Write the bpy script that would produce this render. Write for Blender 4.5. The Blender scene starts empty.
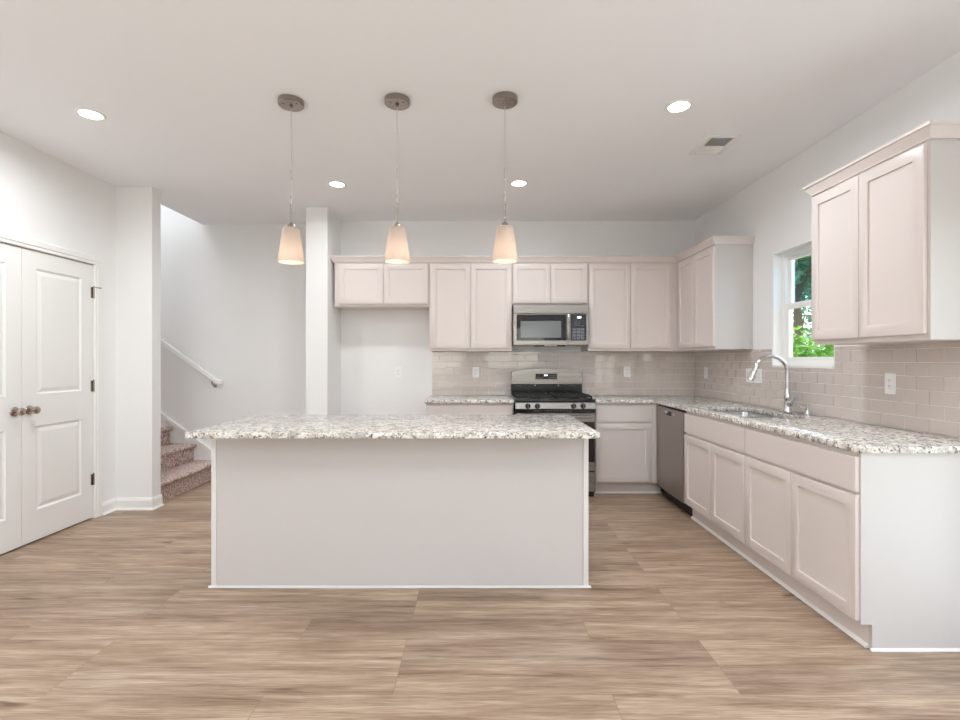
import bpy, bmesh, math, random
from mathutils import Vector, Matrix
random.seed(7)
PI = math.pi
S = bpy.context.scene
C = S.collection

# ------------------------------------------------------------------ camera
CAM_H = 1.297
cam = bpy.data.cameras.new('camera')
cam.sensor_width = 36.0
cam.lens = 490 / 960 * 36.0
cam.shift_x = 2 / 960
cam.clip_start = 0.02
cam_o = bpy.data.objects.new('camera', cam)
cam_o.location = (0, 0, CAM_H)
cam_o.rotation_euler = (PI / 2, 0, 0)
C.objects.link(cam_o)
S.camera = cam_o

# ------------------------------------------------------------------ colour management and exposure
S.view_settings.view_transform = 'Standard'
S.view_settings.look = 'None'
S.view_settings.gamma = 1.0
S.view_settings.use_curve_mapping = False
S.view_settings.exposure = 0.52
S.cycles.use_denoising = True
S.cycles.max_bounces = 10
S.cycles.diffuse_bounces = 6
S.cycles.glossy_bounces = 4
S.cycles.transmission_bounces = 6
S.cycles.transparent_max_bounces = 12
S.cycles.sample_clamp_indirect = 6.0
S.cycles.caustics_reflective = False
S.cycles.caustics_refractive = False

# ------------------------------------------------------------------ sky
w = bpy.data.worlds.new('sky'); S.world = w
w.use_nodes = True
nt = w.node_tree; nt.nodes.clear()
wo = nt.nodes.new('ShaderNodeOutputWorld'); bg = nt.nodes.new('ShaderNodeBackground')
sky = nt.nodes.new('ShaderNodeTexSky'); sky.sky_type = 'NISHITA'
sky.sun_disc = False; sky.sun_elevation = math.radians(50); sky.sun_rotation = math.radians(200)
mixw = nt.nodes.new('ShaderNodeMixRGB'); mixw.inputs[0].default_value = 0.6
mixw.inputs[2].default_value = (5.0, 5.2, 5.5, 1)
nt.links.new(sky.outputs[0], mixw.inputs[1])
nt.links.new(mixw.outputs[0], bg.inputs[0]); bg.inputs[1].default_value = 0.5
nt.links.new(bg.outputs[0], wo.inputs[0])

def area_light(name, loc, rot, sx, sy, power, col=(1, 1, 1)):
    l = bpy.data.lights.new(name, 'AREA'); l.shape = 'RECTANGLE'; l.size = sx; l.size_y = sy
    l.energy = power; l.color = col
    o = bpy.data.objects.new(name, l); o.location = loc; o.rotation_euler = rot
    C.objects.link(o); return o

# sun over the garden (comes over the roof from the other side: no direct patch indoors)
sn = bpy.data.lights.new('sun', 'SUN'); sn.energy = 5.0; sn.angle = math.radians(1.5); sn.color = (1, .95, .86)
sno = bpy.data.objects.new('sun', sn); sno.rotation_euler = (math.radians(-8), math.radians(-32), 0); C.objects.link(sno)
# daylight through the patio door and down the stairwell, plus an added rear uplight
area_light('daylight_patio_door', (3.3, .95, .3), (0, math.radians(148), 0), 1.2, 1.2, 8, (.84, .92, 1.0))
area_light('rear_ceiling_fill', (-.4, -4.9, .0), (math.radians(140), 0, 0), 5.2, 1.6, 760, (.85, .93, 1.0))  # unseen uplight added outside the rear windows, brightens the ceiling
area_light('daylight_upper_stair_window', (-4.0, 4.9, 5.0), (0, 0, 0), 1.2, .8, 26, (.88, .95, 1.0))

# ------------------------------------------------------------------ material helpers
def lin(c):
    def f(v):
        v /= 255.0
        return v / 12.92 if v <= .04045 else ((v + .055) / 1.055) ** 2.4
    return (f(c[0]), f(c[1]), f(c[2]), 1)

def mat(name):
    m = bpy.data.materials.new(name); m.use_nodes = True
    n = m.node_tree.nodes; return m, n, m.node_tree.links, n['Principled BSDF']

def paint(name, rgb, rough=.5, bump=.0, metal=0.0, spec=.5, bscale=220):
    m, n, l, p = mat(name)
    p.inputs['Base Color'].default_value = lin(rgb)
    p.inputs['Roughness'].default_value = rough
    p.inputs['Metallic'].default_value = metal
    p.inputs['Specular IOR Level'].default_value = spec
    tc = n.new('ShaderNodeTexCoord'); nz = n.new('ShaderNodeTexNoise')
    nz.inputs['Scale'].default_value = bscale; nz.inputs['Detail'].default_value = 2
    l.new(tc.outputs['Object'], nz.inputs['Vector'])
    if bump:
        b = n.new('ShaderNodeBump'); b.inputs['Strength'].default_value = bump; b.inputs['Distance'].default_value = .002
        l.new(nz.outputs['Fac'], b.inputs['Height']); l.new(b.outputs['Normal'], p.inputs['Normal'])
    else:
        mr = n.new('ShaderNodeMapRange'); mr.inputs['To Min'].default_value = max(0, rough - .03); mr.inputs['To Max'].default_value = rough + .03
        l.new(nz.outputs['Fac'], mr.inputs['Value']); l.new(mr.outputs['Result'], p.inputs['Roughness'])
    return m

def emit(name, rgb, strength):
    m, n, l, p = mat(name)
    p.inputs['Base Color'].default_value = lin(rgb)
    p.inputs['Emission Color'].default_value = lin(rgb)
    p.inputs['Emission Strength'].default_value = strength
    return m

def brushed(name, rgb, rough=.3, axis='X', dark=.9):
    m, n, l, p = mat(name)
    p.inputs['Metallic'].default_value = 1.0
    tc = n.new('ShaderNodeTexCoord'); mp = n.new('ShaderNodeMapping'); nz = n.new('ShaderNodeTexNoise')
    mp.inputs['Scale'].default_value = (3, 90, 400) if axis == 'X' else (400, 90, 3)
    nz.inputs['Scale'].default_value = 1.0; nz.inputs['Detail'].default_value = 3
    l.new(tc.outputs['Object'], mp.inputs['Vector']); l.new(mp.outputs['Vector'], nz.inputs['Vector'])
    mr = n.new('ShaderNodeMapRange'); mr.inputs['To Min'].default_value = rough - .07; mr.inputs['To Max'].default_value = rough + .09
    l.new(nz.outputs['Fac'], mr.inputs['Value']); l.new(mr.outputs['Result'], p.inputs['Roughness'])
    cr = n.new('ShaderNodeMixRGB'); cr.inputs[1].default_value = lin([v * dark for v in rgb]); cr.inputs[2].default_value = lin(rgb)
    l.new(nz.outputs['Fac'], cr.inputs[0]); l.new(cr.outputs[0], p.inputs['Base Color'])
    return m

def ramp(n, stops):
    r = n.new('ShaderNodeValToRGB'); e = r.color_ramp.elements
    while len(e) < len(stops): e.new(.5)
    for i, (pos, col) in enumerate(stops):
        e[i].position = pos; e[i].color = lin(col)
    return r

def granite(name):
    m, n, l, p = mat(name)
    tc = n.new('ShaderNodeTexCoord')
    def noise(scale, det=2, rough=.6):
        z = n.new('ShaderNodeTexNoise'); z.inputs['Scale'].default_value = scale; z.inputs['Detail'].default_value = det
        z.inputs['Roughness'].default_value = rough
        l.new(tc.outputs['Object'], z.inputs['Vector']); return z
    a = noise(20, 3); ra = ramp(n, [(.38, (186, 180, 173)), (.48, (222, 217, 209)), (.60, (238, 235, 229))])
    l.new(a.outputs['Fac'], ra.inputs['Fac'])
    v = n.new('ShaderNodeTexVoronoi'); v.inputs['Scale'].default_value = 75; l.new(tc.outputs['Object'], v.inputs['Vector'])
    sp = n.new('ShaderNodeSeparateColor'); l.new(v.outputs['Color'], sp.inputs[0])
    def layer(prev, src, lo, hi, col):
        g = n.new('ShaderNodeMapRange'); g.inputs['From Min'].default_value = lo; g.inputs['From Max'].default_value = hi
        l.new(src, g.inputs['Value'])
        x = n.new('ShaderNodeMixRGB'); l.new(g.outputs['Result'], x.inputs[0]); l.new(prev, x.inputs[1]); x.inputs[2].default_value = lin(col)
        return x.outputs[0]
    c = layer(ra.outputs['Color'], sp.outputs[0], .74, .80, (196, 184, 172))
    b = noise(42, 2); c = layer(c, b.outputs['Fac'], .575, .61, (140, 133, 127))
    d = noise(62, 3, .7); c = layer(c, d.outputs['Fac'], .598, .625, (62, 57, 54))
    f = noise(38, 2); c = layer(c, f.outputs['Fac'], .63, .66, (248, 247, 244))
    l.new(c, p.inputs['Base Color'])
    p.inputs['Roughness'].default_value = .16
    return m

def wood_floor(name):
    m, n, l, p = mat(name)
    tc = n.new('ShaderNodeTexCoord')
    off = n.new('ShaderNodeMapping'); off.inputs['Location'].default_value = (.33, -.05, 0)
    l.new(tc.outputs['Object'], off.inputs['Vector'])
    br = n.new('ShaderNodeTexBrick'); br.offset = .37; br.offset_frequency = 3; br.squash = 1
    br.inputs['Color1'].default_value = (0, 0, 0, 1); br.inputs['Color2'].default_value = (1, 1, 1, 1)
    br.inputs['Scale'].default_value = 1; br.inputs['Mortar Size'].default_value = .0011; br.inputs['Mortar Smooth'].default_value = .2
    br.inputs['Brick Width'].default_value = 1.35; br.inputs['Row Height'].default_value = .185
    l.new(off.outputs['Vector'], br.inputs['Vector'])
    sx = n.new('ShaderNodeSeparateColor'); l.new(br.outputs['Color'], sx.inputs[0])
    wv = n.new('ShaderNodeMath'); wv.operation = 'MULTIPLY'; wv.inputs[1].default_value = 37
    l.new(sx.outputs[0], wv.inputs[0])
    def grain(sc, det, dist=0, rough=.6):
        mp = n.new('ShaderNodeMapping'); mp.inputs['Scale'].default_value = sc
        l.new(tc.outputs['Object'], mp.inputs['Vector'])
        z = n.new('ShaderNodeTexNoise'); z.noise_dimensions = '4D'
        z.inputs['Scale'].default_value = 1; z.inputs['Detail'].default_value = det; z.inputs['Distortion'].default_value = dist
        z.inputs['Roughness'].default_value = rough
        l.new(mp.outputs['Vector'], z.inputs['Vector']); l.new(wv.outputs[0], z.inputs['W']); return z
    g1 = grain((1.7, 26, 1), 7, .6, .68)
    r1 = ramp(n, [(.30, (134, 110, 92)), (.42, (174, 150, 129)), (.53, (193, 171, 149)), (.68, (212, 193, 173))])
    l.new(g1.outputs['Fac'], r1.inputs['Fac'])
    g2 = grain((7, 210, 1), 4)
    r2 = ramp(n, [(.32, (182, 174, 167)), (.58, (255, 255, 255))]); l.new(g2.outputs['Fac'], r2.inputs['Fac'])
    mm = n.new('ShaderNodeMixRGB'); mm.blend_type = 'MULTIPLY'; mm.inputs[0].default_value = .8
    l.new(r1.outputs[0], mm.inputs[1]); l.new(r2.outputs[0], mm.inputs[2])
    g4 = grain((.9, 6.5, 1), 3, 1.2)
    r5 = ramp(n, [(.34, (218, 209, 202)), (.56, (255, 255, 255))]); l.new(g4.outputs['Fac'], r5.inputs['Fac'])
    m6 = n.new('ShaderNodeMixRGB'); m6.blend_type = 'MULTIPLY'; m6.inputs[0].default_value = .9
    l.new(mm.outputs[0], m6.inputs[1]); l.new(r5.outputs[0], m6.inputs[2]); mm = m6
    # knots: sparse dark eyes
    g3 = grain((2.6, 11, 1), 2, .6)
    r3 = ramp(n, [(.67, (255, 255, 255)), (.76, (138, 110, 92))]); l.new(g3.outputs['Fac'], r3.inputs['Fac'])
    m3 = n.new('ShaderNodeMixRGB'); m3.blend_type = 'MULTIPLY'; m3.inputs[0].default_value = .8
    l.new(mm.outputs[0], m3.inputs[1]); l.new(r3.outputs[0], m3.inputs[2])
    # plank to plank tone
    r4 = ramp(n, [(0, (236, 234, 233)), (.5, (247, 243, 240)), (1, (255, 252, 248))]); l.new(sx.outputs[0], r4.inputs['Fac'])
    m4 = n.new('ShaderNodeMixRGB'); m4.blend_type = 'MULTIPLY'; m4.inputs[0].default_value = 1
    l.new(m3.outputs[0], m4.inputs[1]); l.new(r4.outputs[0], m4.inputs[2])
    m5 = n.new('ShaderNodeMixRGB'); l.new(br.outputs['Fac'], m5.inputs[0]); l.new(m4.outputs[0], m5.inputs[1]); m5.inputs[2].default_value = lin((128, 110, 96))
    l.new(m5.outputs[0], p.inputs['Base Color'])
    rr = n.new('ShaderNodeMapRange'); rr.inputs['To Min'].default_value = .36; rr.inputs['To Max'].default_value = .5
    l.new(g2.outputs['Fac'], rr.inputs['Value']); l.new(rr.outputs['Result'], p.inputs['Roughness'])
    bp = n.new('ShaderNodeBump'); bp.inputs['Strength'].default_value = .12; bp.inputs['Distance'].default_value = .002
    l.new(g2.outputs['Fac'], bp.inputs['Height']); l.new(bp.outputs['Normal'], p.inputs['Normal'])
    return m

def carpet(name):
    m, n, l, p = mat(name)
    tc = n.new('ShaderNodeTexCoord')
    z = n.new('ShaderNodeTexNoise'); z.inputs['Scale'].default_value = 48; z.inputs['Detail'].default_value = 4; z.inputs['Roughness'].default_value = .75
    l.new(tc.outputs['Object'], z.inputs['Vector'])
    r = ramp(n, [(.36, (118, 95, 88)), (.46, (176, 151, 142)), (.55, (208, 187, 178)), (.66, (234, 221, 214))])
    l.new(z.outputs['Fac'], r.inputs['Fac']); l.new(r.outputs[0], p.inputs['Base Color'])
    p.inputs['Roughness'].default_value = .95; p.inputs['Specular IOR Level'].default_value = .1
    b = n.new('ShaderNodeBump'); b.inputs['Strength'].default_value = .6; b.inputs['Distance'].default_value = .006
    l.new(z.outputs['Fac'], b.inputs['Height']); l.new(b.outputs['Normal'], p.inputs['Normal'])
    return m

def leafy(name, cols, scale=1.5):
    m, n, l, p = mat(name)
    tc = n.new('ShaderNodeTexCoord'); z = n.new('ShaderNodeTexNoise')
    z.inputs['Scale'].default_value = scale; z.inputs['Detail'].default_value = 6; z.inputs['Roughness'].default_value = .8
    l.new(tc.outputs['Object'], z.inputs['Vector'])
    r = ramp(n, [(.32, cols[0]), (.5, cols[1]), (.68, cols[2])]); l.new(z.outputs['Fac'], r.inputs['Fac'])
    l.new(r.outputs[0], p.inputs['Base Color']); p.inputs['Roughness'].default_value = .55
    tr = n.new('ShaderNodeBsdfTranslucent'); l.new(r.outputs[0], tr.inputs['Color'])
    mx = n.new('ShaderNodeMixShader'); mx.inputs[0].default_value = .35
    l.new(p.outputs[0], mx.inputs[1]); l.new(tr.outputs[0], mx.inputs[2]); l.new(mx.outputs[0], n['Material Output'].inputs['Surface'])
    return m

def pane_glass(name, tint):
    m, n, l, p = mat(name)
    t = n.new('ShaderNodeBsdfTransparent'); t.inputs[0].default_value = lin(tint)
    g = n.new('ShaderNodeBsdfGlossy'); g.inputs['Roughness'].default_value = .01
    fr = n.new('ShaderNodeFresnel'); fr.inputs[0].default_value = 1.45
    nz = n.new('ShaderNodeTexNoise'); nz.inputs['Scale'].default_value = 2
    mr = n.new('ShaderNodeMapRange'); mr.inputs['To Min'].default_value = .005; mr.inputs['To Max'].default_value = .02
    l.new(nz.outputs['Fac'], mr.inputs['Value']); l.new(mr.outputs['Result'], g.inputs['Roughness'])
    ge = n.new('ShaderNodeNewGeometry'); ft = n.new('ShaderNodeMath'); ft.operation = 'SUBTRACT'; ft.inputs[0].default_value = 1
    l.new(ge.outputs['Backfacing'], ft.inputs[1]); fm = n.new('ShaderNodeMath'); fm.operation = 'MULTIPLY'
    l.new(fr.outputs[0], fm.inputs[0]); l.new(ft.outputs[0], fm.inputs[1])
    mx = n.new('ShaderNodeMixShader'); l.new(fm.outputs[0], mx.inputs[0]); l.new(t.outputs[0], mx.inputs[1]); l.new(g.outputs[0], mx.inputs[2])
    l.new(mx.outputs[0], n['Material Output'].inputs['Surface'])
    return m

def frosted(name, rgb):
    m, n, l, p = mat(name)
    nz = n.new('ShaderNodeTexNoise'); nz.inputs['Scale'].default_value = 40
    mr = n.new('ShaderNodeMapRange'); mr.inputs['To Min'].default_value = .25; mr.inputs['To Max'].default_value = .35
    l.new(nz.outputs['Fac'], mr.inputs['Value']); l.new(mr.outputs['Result'], p.inputs['Roughness'])
    p.inputs['Base Color'].default_value = lin(rgb)
    tr = n.new('ShaderNodeBsdfTranslucent'); tr.inputs['Color'].default_value = lin(rgb)
    mx = n.new('ShaderNodeMixShader'); mx.inputs[0].default_value = .5
    l.new(p.outputs[0], mx.inputs[1]); l.new(tr.outputs[0], mx.inputs[2]); l.new(mx.outputs[0], n['Material Output'].inputs['Surface'])
    return m

WALL = paint('wall_paint', (241, 240, 239), .6, .05)
CEIL = paint('ceiling_paint', (247, 247, 249), .8, .06, spec=.2)
TRIM = paint('trim_paint', (243, 242, 239), .35)
DOORP = paint('door_paint', (240, 239, 236), .35)
CAB = paint('cabinet_paint', (222, 212, 207), .36)
PANEL = paint('panel_paint_cool_light', (206, 201, 198), .36)  # neutral tone carries cool daylight on cabinet ends; island panels share it
STAINLESS = brushed('stainless_steel', (156, 151, 146), .26)
STAINV = brushed('stainless_steel_vertical', (176, 169, 162), .34, 'Z')
SINKM = brushed('sink_steel', (214, 215, 216), .25)
CHROME = paint('chrome', (222, 223, 225), .07, metal=1.0)
NICKEL = paint('brushed_nickel', (158, 148, 140), .24, metal=1.0)
BRONZE = paint('aged_nickel', (186, 173, 162), .25, metal=1.0)
BLACK = paint('black_enamel', (22, 22, 23), .18)
BLACKGL = paint('black_glass', (14, 14, 15), .05)
IRON = paint('cast_iron', (26, 26, 27), .5)
SCREEN = paint('oven_window', (120, 122, 124), .1)
KEYS = paint('grey_keypad', (112, 117, 126), .35)
GREYP = paint('grey_plastic', (88, 88, 90), .4)
DARK = paint('duct_shade', (98, 97, 98), .8)  # shade inside the vent, put into the colour
TOEK = paint('black_toe_kick', (20, 19, 19), .5)
PLATE = paint('white_plastic', (246, 245, 243), .3)
SLOT = paint('slot_grey', (120, 118, 116), .6)
TILE = paint('greige_tile', (210, 199, 192), .06, spec=.95)
GROUT = paint('grout', (240, 236, 231), .8, .05)
GRAN = granite('speckled_granite')
FLOORM = wood_floor('oak_plank')
CARPET = carpet('brown_carpet')
GLASS = pane_glass('clear_pane', (250, 252, 251))
GLASSB = pane_glass('tinted_pane', (206, 228, 240))
SHADE = frosted('frosted_shade', (226, 216, 208))
BULB = emit('lamp_bulb', (255, 240, 220), 2.2)
LENS = emit('downlight_lens', (255, 248, 238), 14)
DIGIT = emit('lit_digits', (225, 240, 255), 2.0)
GRASS = paint('lawn', (92, 128, 60), .9, .4, bscale=60)
BARK = paint('bark', (96, 82, 68), .9, .5, bscale=30)
LEAF_A = leafy('leaf_bright', ((58, 96, 36), (120, 168, 66), (196, 222, 120)))
LEAF_B = leafy('leaf_mid', ((70, 104, 78), (128, 166, 132), (198, 222, 200)))
LEAF_C = leafy('leaf_dark', ((60, 88, 76), (104, 140, 120), (160, 190, 170)))
TRANSP_LINE = paint('clear_cord', (196, 190, 184), .2)
TRIMI = paint('island_trim_paint', (228, 225, 222), .36)

# ------------------------------------------------------------------ mesh helpers
class MB:
    def __init__(s): s.bm = bmesh.new()
    def box(s, x0, x1, y0, y1, z0, z1, bev=0.0, seg=1):
        x0, x1 = sorted((x0, x1)); y0, y1 = sorted((y0, y1)); z0, z1 = sorted((z0, z1))
        vs = [s.bm.verts.new(c) for c in ((x0,y0,z0),(x1,y0,z0),(x1,y1,z0),(x0,y1,z0),(x0,y0,z1),(x1,y0,z1),(x1,y1,z1),(x0,y1,z1))]
        fs = [s.bm.faces.new([vs[i] for i in q]) for q in ((3,2,1,0),(4,5,6,7),(0,1,5,4),(1,2,6,5),(2,3,7,6),(3,0,4,7))]
        if bev:
            es = list({e for f in fs for e in f.edges})
            bmesh.ops.bevel(s.bm, geom=es, offset=bev, segments=seg, affect='EDGES', profile=.5)
        return s
    def lathe(s, prof, c=(0,0,0), axis='z', seg=24, caps=True):
        rings = []
        for r, h in prof:
            ring = []
            for i in range(seg):
                a = 2 * PI * i / seg; u, v = r * math.cos(a), r * math.sin(a)
                p = {'z': (u, v, h), 'y': (u, h, -v), 'x': (h, u, v)}[axis]
                ring.append(s.bm.verts.new((c[0]+p[0], c[1]+p[1], c[2]+p[2])))
            rings.append(ring)
        for a, b in zip(rings, rings[1:]):
            for i in range(seg):
                j = (i+1) % seg
                s.bm.faces.new((a[i], a[j], b[j], b[i]))
        if caps:
            s.bm.faces.new(rings[0][::-1]); s.bm.faces.new(rings[-1])
        return s
    def tube(s, pts, r, seg=12, caps=True):
        pts = [Vector(p) for p in pts]; n = len(pts)
        rs = r if isinstance(r, (list, tuple)) else [r] * n
        up = None; rings = []
        for i, p in enumerate(pts):
            t = (pts[min(i+1, n-1)] - pts[max(i-1, 0)]).normalized()
            if up is None:
                up = t.orthogonal().normalized()
            else:
                up = (up - t * up.dot(t)).normalized()
            sd = t.cross(up)
            rings.append([s.bm.verts.new(p + (up * math.cos(2*PI*k/seg) + sd * math.sin(2*PI*k/seg)) * rs[i]) for k in range(seg)])
        for a, b in zip(rings, rings[1:]):
            for i in range(seg):
                j = (i+1) % seg; s.bm.faces.new((a[i], a[j], b[j], b[i]))
        if caps:
            s.bm.faces.new(rings[0][::-1]); s.bm.faces.new(rings[-1])
        return s
    def prism(s, poly, axis, a, b, bev=0):
        def P(u, v, t): return {'x': (t, u, v), 'y': (u, t, v), 'z': (u, v, t)}[axis]
        A = [s.bm.verts.new(P(u, v, a)) for u, v in poly]; B = [s.bm.verts.new(P(u, v, b)) for u, v in poly]
        fs = [s.bm.faces.new(A), s.bm.faces.new(B[::-1])]
        n = len(poly)
        for i in range(n):
            j = (i+1) % n; fs.append(s.bm.faces.new((A[i], B[i], B[j], A[j])))
        if bev:
            es = list({e for f in fs for e in f.edges})
            bmesh.ops.bevel(s.bm, geom=es, offset=bev, segments=1, affect='EDGES')
        return s
    def rings(s, x0, x1, z0, z1, steps):
        """concentric rectangles on a front (facing -y): steps of (inset, y); last one filled"""
        prev = None
        for d, y in steps:
            r = [s.bm.verts.new(c) for c in ((x0+d, y, z0+d), (x1-d, y, z0+d), (x1-d, y, z1-d), (x0+d, y, z1-d))]
            if prev:
                for i in range(4):
                    j = (i+1) % 4; s.bm.faces.new((prev[i], prev[j], r[j], r[i]))
            prev = r
        s.bm.faces.new(prev); return s
    def cells(s, xs, ys, keep, z0, z1, bev=0.0, axis='z'):
        """slab made of kept cells of a grid, one watertight piece; axis = thickness direction"""
        V = {}
        def P(i, j, t):
            k = (i, j, t)
            if k not in V:
                u, v, h = xs[i], ys[j], (z0, z1)[t]
                V[k] = s.bm.verts.new({'z': (u, v, h), 'y': (u, h, v), 'x': (h, u, v)}[axis])
            return V[k]
        K = {(i, j) for i in range(len(xs)-1) for j in range(len(ys)-1) if keep(i, j)}
        fs = []
        for (i, j) in K:
            fs.append(s.bm.faces.new((P(i,j,1), P(i+1,j,1), P(i+1,j+1,1), P(i,j+1,1))))
            fs.append(s.bm.faces.new((P(i,j+1,0), P(i+1,j+1,0), P(i+1,j,0), P(i,j,0))))
            for (a, b, di, dj) in (((i,j),(i+1,j),0,-1), ((i+1,j),(i+1,j+1),1,0), ((i+1,j+1),(i,j+1),0,1), ((i,j+1),(i,j),-1,0)):
                if (i+di, j+dj) not in K:
                    fs.append(s.bm.faces.new((P(*a,0), P(*b,0), P(*b,1), P(*a,1))))
        bmesh.ops.recalc_face_normals(s.bm, faces=s.bm.faces[:])
        bmesh.ops.dissolve_limit(s.bm, angle_limit=.01, verts=s.bm.verts[:], edges=s.bm.edges[:])
        if bev:
            es = [e for e in s.bm.edges if len(e.link_faces) == 2 and e.calc_face_angle(0) > .5]
            bmesh.ops.bevel(s.bm, geom=es, offset=bev, segments=2, affect='EDGES', profile=.5)
        return s
    def obj(s, name, m, parent=None, smooth=True, recalc=True, **kw):
        if recalc: bmesh.ops.recalc_face_normals(s.bm, faces=s.bm.faces[:])
        me = bpy.data.meshes.new(name); s.bm.to_mesh(me); s.bm.free()
        ms = m if isinstance(m, (list, tuple)) else [m]
        for x in ms: me.materials.append(x)
        if smooth:
            me.polygons.foreach_set('use_smooth', [True] * len(me.polygons)); me.set_sharp_from_angle(angle=math.radians(32))
        o = bpy.data.objects.new(name, me); C.objects.link(o)
        if parent: o.parent = parent
        for k, v in kw.items(): o[k] = v
        return o

def B(x0, x1, y0, y1, z0, z1, bev=0.0, seg=1): return MB().box(x0, x1, y0, y1, z0, z1, bev, seg)
def thing(name, label, cat, loc=(0,0,0), rz=0, group=None):
    o = bpy.data.objects.new(name, None); C.objects.link(o); o.empty_display_size = .05
    o.location = loc; o.rotation_euler = (0, 0, rz); o['label'] = label; o['category'] = cat
    if group: o['group'] = group
    return o
def struct(mb, name, m, label, cat, smooth=False):
    return mb.obj(name, m, None, smooth, kind='structure', label=label, category=cat)
def dup(root, loc, label, rz=None):
    r = root.copy(); C.objects.link(r); r.location = loc
    if rz is not None: r.rotation_euler = (0, 0, rz)
    r['label'] = label
    for ch in list(root.children):
        c = ch.copy(); C.objects.link(c); c.parent = r
        for g in list(ch.children):
            d = g.copy(); C.objects.link(d); d.parent = c
    return r

# ------------------------------------------------------------------ dimensions of the room
XL, XR, YB, YH, YR = -3.15, 2.35, 5.31, 5.45, -3.0     # left, right, kitchen back, hall back, rear
HC = 2.805
WT = .14                                                # wall thickness
HI = 5.3                                                # top of the open stairwell
YW0, YW1 = 4.26, 4.375                                  # wing wall beside the stairs

# ------------------------------------------------------------------ structure
struct(MB().box(-6.2, XR + WT, YR - WT, YH + WT, -.12, 0), 'floor', FLOORM, 'brown oak plank floor running across the room', 'floor')
mb = MB().cells([-6.2, -3.07, XR + WT], [YR - WT, YW1 - .002, YH + WT], lambda i, j: not (i == 0 and j == 1), HC, HC + .3)
struct(mb, 'ceiling', CEIL, 'flat white painted ceiling over the kitchen', 'ceiling')
# left wall with a double-door opening (frame Y 2.75..4.025)
DY0, DYS, DY1, DZ = 2.762, 3.386, 4.010, 2.075
mb = MB().cells([YR - WT, DY0 - .02, DY1 + .02, YW0 + .001], [0, DZ + .02, HC], lambda i, j: not (i == 1 and j == 0), XL - WT, XL, axis='x')
struct(mb, 'wall_left', WALL, 'white wall around the double closet doors', 'wall')
struct(B(-6.2, -2.833, YW0, YW1, 0, HC).box(-6.2, -3.07, YW0, YW1, HC + .0, HI), 'wall_wing', WALL, 'white wall end between the closet doors and the stairs', 'wall')
struct(B(-6.2, -1.70, YH, YH + WT, 0, HC).box(-6.2, -3.07, YH, YH + WT, HC, HI), 'wall_stair', WALL, 'pale grey wall carrying the handrail beside the stairs', 'wall')
struct(B(-1.70, -1.487, 4.84, YH + WT, 0, HC), 'wall_pier', WALL, 'narrow white wall end between hall and refrigerator alcove', 'wall')
struct(B(-1.487, XR + WT, YB, YB + WT, 0, HC), 'wall_back', WALL, 'kitchen back wall behind the cabinets', 'wall')
# right wall: kitchen window opening and patio door opening
WY0, WY1, WZ0, WZ1 = 3.225, 3.912, 1.240, 2.150
PY0, PY1, PZ1 = .35, 1.98, 2.08
mb = MB().cells([YR - WT, PY0, PY1, WY0, WY1, YB], [0, WZ0, PZ1, WZ1, HC],
                lambda i, j: not ((i == 1 and j < 2) or (i == 3 and 1 <= j <= 2)), XR, XR + WT, axis='x')
struct(mb, 'wall_right', WALL, 'right wall with the kitchen window over the sink', 'wall')
# rear wall behind the viewpoint; its two window openings are added as light sources
RX = [XL - WT, -2.6, -.4, .2, 1.8, XR + WT]
mb = MB().cells(RX, [0, .95, 2.2, HC], lambda i, j: not (j == 1 and i in (1, 3)), YR - WT, YR, axis='y')
struct(mb, 'wall_rear', WALL, 'rear wall with two wide windows added for light behind the viewpoint', 'wall')
struct(B(-6.34, -6.2, YW0, YH + WT, 0, HI), 'wall_stair_top', WALL, 'white wall at the head of the stairwell', 'wall')
struct(B(-3.07, -2.95, YW0, YH + WT, HC + .3, HI), 'wall_upstairs', WALL, 'white upstairs wall above the hall ceiling', 'wall')
struct(B(-6.34, -2.95, YW0, YH + WT, HI, HI + .1), 'ceiling_stairwell', CEIL, 'white ceiling above the open stairwell', 'ceiling')
struct(B(-4.6, XL - WT - .0005, 2.5, 2.6, 0, HC).box(-4.6, -4.5, 2.6, YW0 - .001, 0, HC), 'wall_closet', WALL, 'inside wall of the closet behind the doors', 'wall')

# baseboards
BBP = [(0, 0), (.016, 0), (.016, .075), (.011, .088), (.006, .1), (0, .1)]
def bb_left(x, y0, y1): return MB().prism([(x + a, b) for a, b in BBP], 'y', y0, y1)
def shoe_small(): return [(0, 0), (.009, 0), (.008, .006), (.005, .009), (0, .011)]
def shoe_p(s=1): return [(0, 0), (.014*s, 0), (.012*s, .008), (.007*s, .014), (0, .017)]
m = bb_left(XL, DY1 + .075, YW0 - .001); m.prism([(XL + .016 + a, b) for a, b in shoe_p()], 'y', DY1 + .075, YW0 - .016)
struct(m, 'baseboard_left', TRIM, 'short white baseboard between the closet door casing and the wall corner', 'baseboard')
m = MB().prism([(YW0 - a, b) for a, b in BBP], 'x', XL + .017, -2.818)
m.prism([(YW0 - .016 - a, b) for a, b in shoe_p()], 'x', XL + .017, -2.804)
m.prism([(-2.833 + a, b) for a, b in BBP], 'y', YW0 - .015, YW1)
m.prism([(-2.817 + a, b) for a, b in shoe_p()], 'y', YW0 - .03, YW1)
struct(m, 'baseboard_wing', TRIM, 'white baseboard wrapping the wall end next to the stairs', 'baseboard')
m = MB().prism([(YH - a, b) for a, b in BBP], 'x', -2.60, -1.701)
struct(m, 'baseboard_hall', TRIM, 'white baseboard along the hall wall behind the island', 'baseboard')
m = MB().prism([(4.84 - a, b) for a, b in BBP], 'x', -1.715, -1.472)
m.prism([(-1.487 + a, b) for a, b in BBP], 'y', 4.825, YB - .001).prism([(-1.70 - a, b) for a, b in BBP], 'y', 4.825, YH - .02)
struct(m, 'baseboard_pier', TRIM, 'white baseboard around the narrow wall end behind the island', 'baseboard')
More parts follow.
